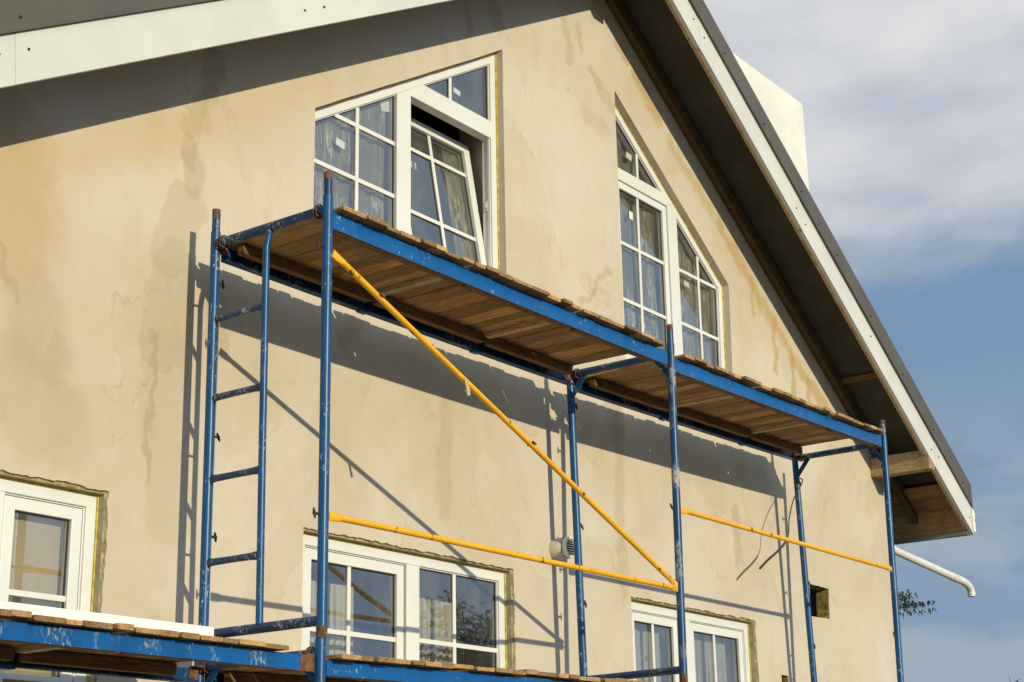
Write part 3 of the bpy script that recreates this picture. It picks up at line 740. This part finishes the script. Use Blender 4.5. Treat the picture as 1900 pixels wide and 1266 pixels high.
# ------------------------------------------------------------------ scaffold
YFR, YBK = -.944, -.214                                      # front and back row of posts
PR = .0235
scaffold = thing('scaffold', (3, (YFR+YBK)/2, GZ), 'worn blue tubular scaffold with yellow braces, in front of the plastered wall', 'scaffold')
def thing_frame(x, ladder, top, leanF, leanB):
    """one welded frame standing at x; top = height of its top bar; leans: how far the feet stand off in x"""
    upper = top > -1
    base = top-1.935 if upper else GZ+.02
    t = scaffold
    H = top-base
    def P(y, z, dx=0):
        ln = leanF if y == YFR else leanB
        k = (top-z)/1.9
        return Vector((x+ln*k+dx, y, z))
    for y in (YFR, YBK):
        dark = (ladder and y == YBK)
        mb = MB(); mb.tube([P(y, base+.0), P(y, (base+top)/2), P(y, top+.062)], PR, 20)
        po = part('post', mb, 'blue_speckled' if (upper and 2 < x < 4 and y == YFR) else 'blue', t)
        if upper:
            mb = MB(); mb.tube([P(y, top+.0625), P(y, top+.13), P(y, top+.135)], PR*.84, 18); mb.tube([P(y, top+.136), P(y, top+.172)], PR*.845, 18)
            part('spigot', mb, 'blue_dark', po)
            mb = MB(); mb.tube([P(y, top+.1725), P(y, top+.178)], PR*.83, 18); mb.tube([P(y, top+.145), P(y, top+.17)], PR*.86, 18); part('rusty_tip', mb, 'rust', po)
            mb = MB(); mb.tube([P(y, base+.002), P(y, base+.05)], PR*1.03, 20); part('rusty_collar', mb, 'rust', po)
            sgn = -1 if y == YFR else 1
            for zz in ((-.19, -.94, -1.41)):
                if y == YFR and ladder and zz == -.94: continue
                mb = MB(); c = P(y, top+zz); mb.tube([c+Vector((sgn*.018, 0, 0)), c+Vector((sgn*.062, 0, 0))], .0065, 8)
                w = Vector((0, .4, .9)) if zz == -.94 else Vector((0, .2, 1)); w.normalize()
                e_ = c+Vector((sgn*.056, 0, 0)); mb.tube([e_-w*.022, e_, e_+w*.024], [.004, .008, .004], 8)
                part('locking_pin', mb, 'darksteel', po)
    mb = MB(); mb.tube([P(YFR, top)+Vector((0, .015, 0)), P(YBK, top)-Vector((0, .015, 0))], PR*.97, 18); part('top_bar', mb, 'blue_dark', t)
    if upper:
        mb = MB(); mb.tube([P(YFR, top-1.86)+Vector((0, .015, 0)), P(YBK, top-1.86)-Vector((0, .015, 0))], PR*.95, 18); part('bottom_bar', mb, 'blue_dark', t)
    # wire ties by the back post
    for y, s_ in ((YBK, -1), (YFR, 1)):
        for off in (.045, .062):
            c = P(YBK, top) if y == YBK else P(YFR, top); c = c+Vector((0, s_*off, 0)); pts = []; mb = MB()
            for i in range(9):
                a = 2*math.pi*i/8; pts.append(c+Vector((math.cos(a)*.030, .006*math.sin(a*2), math.sin(a)*.031)))
            mb.tube(pts, .0045, 6); part('wire_tie', mb, 'rust', t)
    mb = MB()
    if ladder:
        yr = -.574; k = lambda z: P(YFR, z).x*.5+P(YBK, z).x*.5
        rz0 = top-1.86+.018 if upper else base+.3
        mb.tube([(k(rz0)-.004, yr, rz0), (k(top-1)-.012, yr, top-1), (k(top)-.016, yr, top-.10), (k(top)-.010, yr-.006, top-.05), (k(top), yr-.006, top-.012)], PR*.72, 16)
        part('ladder_rail', mb, 'blue', t)
        for i in range(4 if upper else 5):
            z = top-.385*(i+1)+.004; a = P(YBK, z); b = Vector((k(z)-.012, yr, z-.006)); d = b-a
            mb = MB(); fl = [(.010, .021), (.0155, .0165), (.0155, .0155), (.0155, .0165), (.011, .021)]
            mb.tube([a+d*.04, a+d*.16, a+d*.5, a+d*.84, a+d*.965], .015, 14, flat=fl); part('rung', mb, 'blue_dark', t)
    else:
        for y, s_ in ((YFR, 1), (YBK, -1)):
            mb = MB(); mb.bar(P(y, top-.135)+Vector((0, s_*.012, 0)), P(y, top)+Vector((0, s_*.115, -.012)), .03, .012, (1, 0, 0)); part('gusset', mb, 'blue', t)
    return t
thing_frame(0, True, 0, .006, .016)
thing_frame(2.992, False, .003, -.03, .055)
thing_frame(6.01, False, .003, -.07, .07)
thing_frame(0, False, -2.0, 0, 0)
thing_frame(2.985, False, -2.0, 0, 0)
thing_frame(5.97, False, -2.0, 0, 0)
thing_frame(-3.0, False, -2.0, 0, 0)

def deck(label, x0, x1, px0, px1, z, joints, beam='blue_bright', rough_end=False, sag=(0, 0, 0), bh=.062):
    """x0, x1: ends of the steel beams; px0, px1: first and last plank; joints: ends of the plank panels"""
    t = thing('scaffold_deck', ((x0+x1)/2, (YFR+YBK)/2, z), label, 'scaffold deck', 'plank decks on the scaffold')
    def part(name, mb, *a, **k):                             # the deck hangs a little out of level
        for v in mb.v:
            q = (v.x-x0)/(x1-x0); v.z += sag[0]+(sag[1]-sag[0])*q+sag[2]*4*q*(1-q)
        return globals()['part'](name, mb, *a, **k)
    for y, s_, zt in ((YFR+.004, 1, .018), (YBK-.012, -1, .020)):
        mb = MB(); N_ = 10; mb = MB(); X_ = [x0+(x1-x0)*i/N_ for i in range(N_+1)]
        mb.add([(xx, yy, zz) for xx in X_ for yy, zz in ((y-.0035, z-bh), (y+.0035, z-bh), (y+.0035, z+zt), (y-.0035, z+zt))], [(4*i+j, 4*i+(j+1) % 4, 4*i+4+(j+1) % 4, 4*i+4+j) for i in range(N_) for j in range(4)]+[(0, 1, 2, 3), (4*N_+3, 4*N_+2, 4*N_+1, 4*N_)])
        if s_ < 0: mb.add([(xx, yy, zz) for xx in X_ for yy, zz in ((y-.042, z-bh), (y-.0036, z-bh), (y-.0036, z-bh+.006), (y-.042, z-bh+.006))], [(4*i+j, 4*i+(j+1) % 4, 4*i+4+(j+1) % 4, 4*i+4+j) for i in range(N_) for j in range(4)]+[(0, 1, 2, 3), (4*N_+3, 4*N_+2, 4*N_+1, 4*N_)])
        b = part('deck_beam', mb, beam if s_ > 0 else 'blue_dark', t)  # rear beam gets the darker blue: its shade is put into the colour
        for xx, e_ in ((x0-.02, 0), (x1-.03, 1)):
            mb = MB(); ya, yb_, yc = y+s_*.0042, y+s_*.010, y+s_*.050
            sec = [(ya, z-.03), (yb_, z-.03), (yb_, z+.0225), (yc, z+.0225), (yc, z+.028), (ya, z+.028)]
            mb.add([(q, a_, b_) for q in (xx, xx+.05) for a_, b_ in sec], [(5, 2, 1, 0), (5, 4, 3, 2), (6, 7, 8, 11), (8, 9, 10, 11)]+[(i, (i+1) % 6, (i+1) % 6+6, i+6) for i in range(6)])
            part('hook', mb, 'rust', b)
            if rough_end and e_:
                mb = MB(); mb.box((x1-.075, y-s_*.0037, z-bh-.002), (x1+.004, y-s_*.0057, z+zt+.002)); part('bare_end', mb, 'rust', b)
        if s_ < 0:
            for j in joints[1:-1]:
                mb = MB(); mb.box((j-.03, y-.046, z-bh-.011), (j+.03, y-.0036-.0005, z-bh-.0005)); part('bracket', mb, 'blue_bright', b)
    zb = z+.0206
    for i in range(len(joints)-1):
        a, b = joints[i], joints[i+1]; a2, b2 = a+(.006 if i else 0), b-.006
        mb = MB(); n_ = max(1, int(round((b2-a2)/.118))); x = a2; ws = [random.uniform(.65, 1.4) for _ in range(n_)]; sw = sum(ws)
        lift = random.uniform(0, .003); tilt = random.uniform(-.002, .003)
        for k in range(n_):
            w = (b2-a2)*ws[k]/sw; e0 = YFR-.055+random.uniform(-.012, .016); e1 = YBK+.040+random.uniform(-.02, .03)
            zt = zb+lift+tilt*(k/n_)+random.uniform(0, .003)+(.006 if random.random() < .12 else 0); th = random.uniform(.017, .023)
            if random.random() < .06: e1 -= .03
            g = random.uniform(.0014, .0034)+(.003 if random.random() < .18 else 0)
            c = .004
            # plank with slightly eased edges: an octagonal section swept along y, warped a little
            wv = random.uniform(-.003, .003)
            sec = [(x+g+c, zt), (x+w-g-c, zt), (x+w-g, zt+c), (x+w-g, zt+th-c), (x+w-g-c, zt+th), (x+g+c, zt+th), (x+g, zt+th-c), (x+g, zt+c)]
            ys = [e0, e0+.25, (e0+e1)/2, e1]; vs = []
            for q, yy in enumerate(ys): vs += [(sx+(random.uniform(-.001, .001)), yy, sz+wv*(q in (1, 2))) for sx, sz in sec]
            fs = [(q*8+r_, q*8+(r_+1) % 8, q*8+8+(r_+1) % 8, q*8+8+r_) for q in range(3) for r_ in range(8)]+[tuple(range(8))[::-1], tuple(range(24, 32))]
            mb.add(vs, fs); x += w
        pn = part('plank_panel', mb, 'plank', t)
        for yy, hh in ((YFR+.034, bh+.022), (YBK-.10, .052)):
            mb = MB(); mb.box((a2+.02, yy-.022, zb-hh), (b2-.02, yy+.022, zb-.0005)); part('stringer', mb, 'stringer', pn, bevel=.003)
        if i:
            mb = MB(); mb.box((a-.022, YFR+.10, zb-.022), (a+.022, YBK-.125, zb-.0005)); part('batten', mb, 'batten', pn)
    return t
deck('upper plank deck under the two attic windows, nearer bay', .03, 2.955, .05, 2.87, 0, [.05, 1.02, 1.985, 2.865], sag=(-.021, -.014, -.004))
deck('upper plank deck running to the house corner, farther bay', 3.03, 5.975, 3.06, 5.93, 0, [3.065, 4.03, 5.12, 5.93], sag=(-.036, .035, -.003))
deck('lower plank deck with a long white board lying on it', -2.96, -.045, -2.9, -.21, -2.0, [-2.9, -1.95, -1.05, -.215], 'blue_scuffed', True, sag=(-.029, -.031, 0), bh=.045)
deck('lower plank deck below the curtained window', .04, 2.955, .055, 2.80, -2.0, [.055, 1.0, 1.95, 2.85], sag=(-.042, .005, 0), bh=.045)

def brace(label, p, q, name='horizontal_brace'):
    t = scaffold
    p, q = Vector(p), Vector(q); d = (q-p).normalized(); L = (q-p).length
    mb = MB(); mb.tube([p+d*.085, p+d*.12, p+d*(L*.5), q-d*.12, q-d*.085], .0146, 16); tb = part(name, mb, 'yellow', t, label)
    for e, s_ in ((p, 1), (q, -1)):
        mb = MB(); mb.tube([e+d*s_*.012, e+d*s_*.05, e+d*s_*.086], .015, 14, flat=[(.0045, .021), (.005, .021), (.0155, .0158)] if s_ > 0 else [(.0045, .021), (.005, .021), (.0155, .0158)])
        part('flattened_end', mb, 'yellow', tb)
    return tb, d, L
yb = YFR-.004
bt, d, L = brace('long yellow diagonal brace across the nearer bay', (.022, yb, -.20), (2.945, yb, -1.395), 'diagonal_brace')
for px, py in ((703, 537), (985, 820)):
    p = at(px, py, yb); p.z = -.20-1.195*(p.x-.022)/2.923; mb = MB(); mb.tube([p+Vector((0, -.02, .006)), p+Vector((0, .02, -.002))], .007, 8); mb.tube([p+Vector((-.014, -.021, .010)), p+Vector((.016, -.021, .002))], .005, 8); part('stud', mb, 'rust', bt)
brace('yellow horizontal brace above the curtained window', (.022, yb, -1.41), (2.945, yb, -1.405))
brace('yellow horizontal brace across the farther bay', (3.00, yb, -.94), (5.955, yb, -.935))
# dry mortar rag hanging on the diagonal brace
p = at(860, 700, yb); p.z = -.20-1.195*(p.x-.022)/2.923; mb = MB(); mb.add([p+Vector(v) for v in ((-.014, -.016, .0), (.006, -.018, -.006), (.004, -.014, -.045), (.024, -.022, -.05), (.014, -.012, -.082), (.032, -.018, -.078))], [(0, 1, 3, 2), (2, 3, 5, 4)], True)
solo('tape', mb, 'batten', p, 'scrap of pale tape hanging from the yellow diagonal brace', 'tape')

# ------------------------------------------------------------------ loose things
cp = [(1478, 906), (1476, 896), (1481, 889), (1488, 889), (1488, 896), (1479, 912), (1470, 935), (1464, 965), (1463, 990), (1456, 1008), (1440, 1026), (1424, 1040), (1410, 1055)]
pts = [at(x, y, YBK+.028*math.sin(i*.6)-.03) for i, (x, y) in enumerate(cp)]
sm = []
for i in range(len(pts)-1):
    a, b, c, e = pts[max(i-1, 0)], pts[i], pts[i+1], pts[min(i+2, len(pts)-1)]
    for k in range(4):
        s_ = k/4; sm.append(.5*((2*b)+(c-a)*s_+(2*a-5*b+4*c-e)*s_*s_+(3*b-a-3*c+e)*s_**3))
sm.append(pts[-1])
mb = MB(); mb.tube(sm, [.0046+(.0042 if i > len(sm)*.72 else 0) for i in range(len(sm))], 8)
solo('cord', mb, 'cord', sm[0], 'dark frayed cord looped on the back post and hanging down', 'cord')

# long white board lying on the lower deck
e0 = at(398, 1164, -.70)
mb = MB(); mb.box((-2.6, -.70, -1.946), (e0.x, -.54, e0.z))
solo('white_board', mb, 'panelwhite', (-1.4, -.58, -1.948), 'long white foam board lying on the lower deck planks', 'board', bevel=.004)

# ------------------------------------------------------------------ vegetation behind
def needle_mat():
    m, t, b = mat('spruce_needles'); c = coords(t)
    t.put(b.inputs['Base Color'], t.mix(t.noise(c, 3, 4), (.018, .030, .012), (.050, .070, .026))); b.inputs['Roughness'].default_value = .7; return m
M['needle'] = needle_mat(); M['bark'] = simple('bark', (.09, .06, .04), .95, 0, .3, 8, .5, 20)
M['leaf'] = simple('shrub_leaves', (.06, .085, .025), .7, 0, .4, 9)
def spruce(base, H, Rm, label, longz):
    t = thing('spruce_tree', base, label, 'tree'); base = Vector(base)
    mb = MB(); mb.tube([base, base+Vector((0, 0, H*.5)), base+Vector((0, 0, H))], [.22, .13, .02], 10); part('trunk', mb, 'bark', t)
    mb = MB(); rnd = random.Random(3)
    def bough(z, a, rr, dens):
        d = Vector((math.cos(a), math.sin(a), 0)); k = max(3, int(rr/dens))
        for j in range(k):
            s_ = (j+.5)/k; c = base+Vector((rnd.uniform(-.05, .05), rnd.uniform(-.05, .05), z+rnd.uniform(-.05, .04)))+d*rr*s_+Vector((0, 0, -.26*rr*s_*(1-.80*s_)))
            for q in range(9):
                w = Vector((rnd.uniform(-.7, .7), rnd.uniform(-.7, .7), rnd.uniform(-1.6, .3)))*(.19*(1.2-s_*.7)*rnd.uniform(.4, 1.2)); n_ = Vector((rnd.uniform(-1, 1), rnd.uniform(-1, 1), rnd.uniform(-.4, .4)))*.016
                mb.add([c-n_, c+n_, c+w], [(0, 1, 2)])
    z = 1.2
    while z < H-.2:
        for i in range(9): bough(z, 2*math.pi*i/9+rnd.uniform(0, .6)+z, Rm*(1-z/H)**.8*rnd.uniform(.7, 1.0), .10)
        z += .30
    for z_, r_ in longz:
        for q in range(5): bough(z_+rnd.uniform(-.12, .10), math.atan2(-.81, .59)+rnd.uniform(-.14, .14), r_*rnd.uniform(.74, 1.0), .045)
    part('crown', mb, 'needle', t); return t
b_ = at(1552, 1140, 11.0)
spruce((b_.x, b_.y, GZ), 13.0, 2.2, 'dark spruce showing a branch tip past the house corner', ((at(1600, 1142, 11).z-GZ+.25, 2.45), (at(1600, 1118, 11).z-GZ+.12, 1.95)))
def shrub(base, H, label):
    t = thing('young_tree', base, label, 'tree'); base = Vector(base); rnd = random.Random(5)
    tk = MB(); lf = MB(); tk.tube([base, base+Vector((.05, 0, H*.55)), base+Vector((.02, .05, H))], [.06, .035, .006], 8)
    for i in range(26):
        z = H*(.35+.62*i/26); a = rnd.uniform(0, 6.28); r_ = (H-z)*.30+.10; p = base+Vector((.03, 0, z)); q = p+Vector((math.cos(a)*r_, math.sin(a)*r_, r_*1.1))
        tk.tube([p, q], [.012, .004], 6)
        for j in range(16):
            c = p.lerp(q, rnd.uniform(.3, 1.05)); u = Vector((rnd.uniform(-1, 1), rnd.uniform(-1, 1), rnd.uniform(-.6, 1))).normalized()*rnd.uniform(.06, .11); v = u.orthogonal().normalized()*.03
            lf.add([c, c+u*.5+v, c+u, c+u*.5-v], [(0, 1, 2, 3)])
    part('trunk', tk, 'bark', t); part('crown', lf, 'leaf', t); return t
b_ = at(1876, 1256, 9.0)
shrub((b_.x, b_.y, GZ), b_.z-GZ, 'young tree whose tip shows at the bottom right')
def broad_tree(base, H, Rm, label, seed):
    t = thing('broadleaf_tree', base, label, 'tree'); base = Vector(base); rnd = random.Random(seed)
    tk = MB(); tk.tube([base, base+Vector((.1, 0, H*.3)), base+Vector((0, .1, H*.75))], [.24, .17, .05], 10)
    lf = MB(); cs = []
    for i in range(34):
        d = Vector((rnd.gauss(0, 1), rnd.gauss(0, 1), rnd.gauss(0, .8))).normalized(); c = base+Vector((0, 0, H*.62))+Vector((d.x*Rm, d.y*Rm, d.z*H*.36))*rnd.uniform(.35, .95); cs.append(c)
        if i % 3 == 0: tk.tube([base+Vector((0, 0, H*.3)), c], [.07, .02], 6)
    for c in cs:
        for j in range(260):
            p = c+Vector((rnd.gauss(0, .34), rnd.gauss(0, .34), rnd.gauss(0, .28))); u = Vector((rnd.uniform(-1, 1), rnd.uniform(-1, 1), rnd.uniform(-1, 1))).normalized()*.085; v = u.orthogonal().normalized()*.04
            lf.add([p-u, p+v, p+u, p-v], [(0, 1, 2, 3)])
    part('trunk', tk, 'bark', t); part('crown', lf, 'leaf', t)
broad_tree((27.0, -18.8, GZ), 8.2, 1.5, 'green tree seen only as a reflection in the curtained window', 11)
#broad_tree((32, -21, GZ), 6.0, 2.6, 'lower green tree seen only as a reflection beside the taller one', 12)
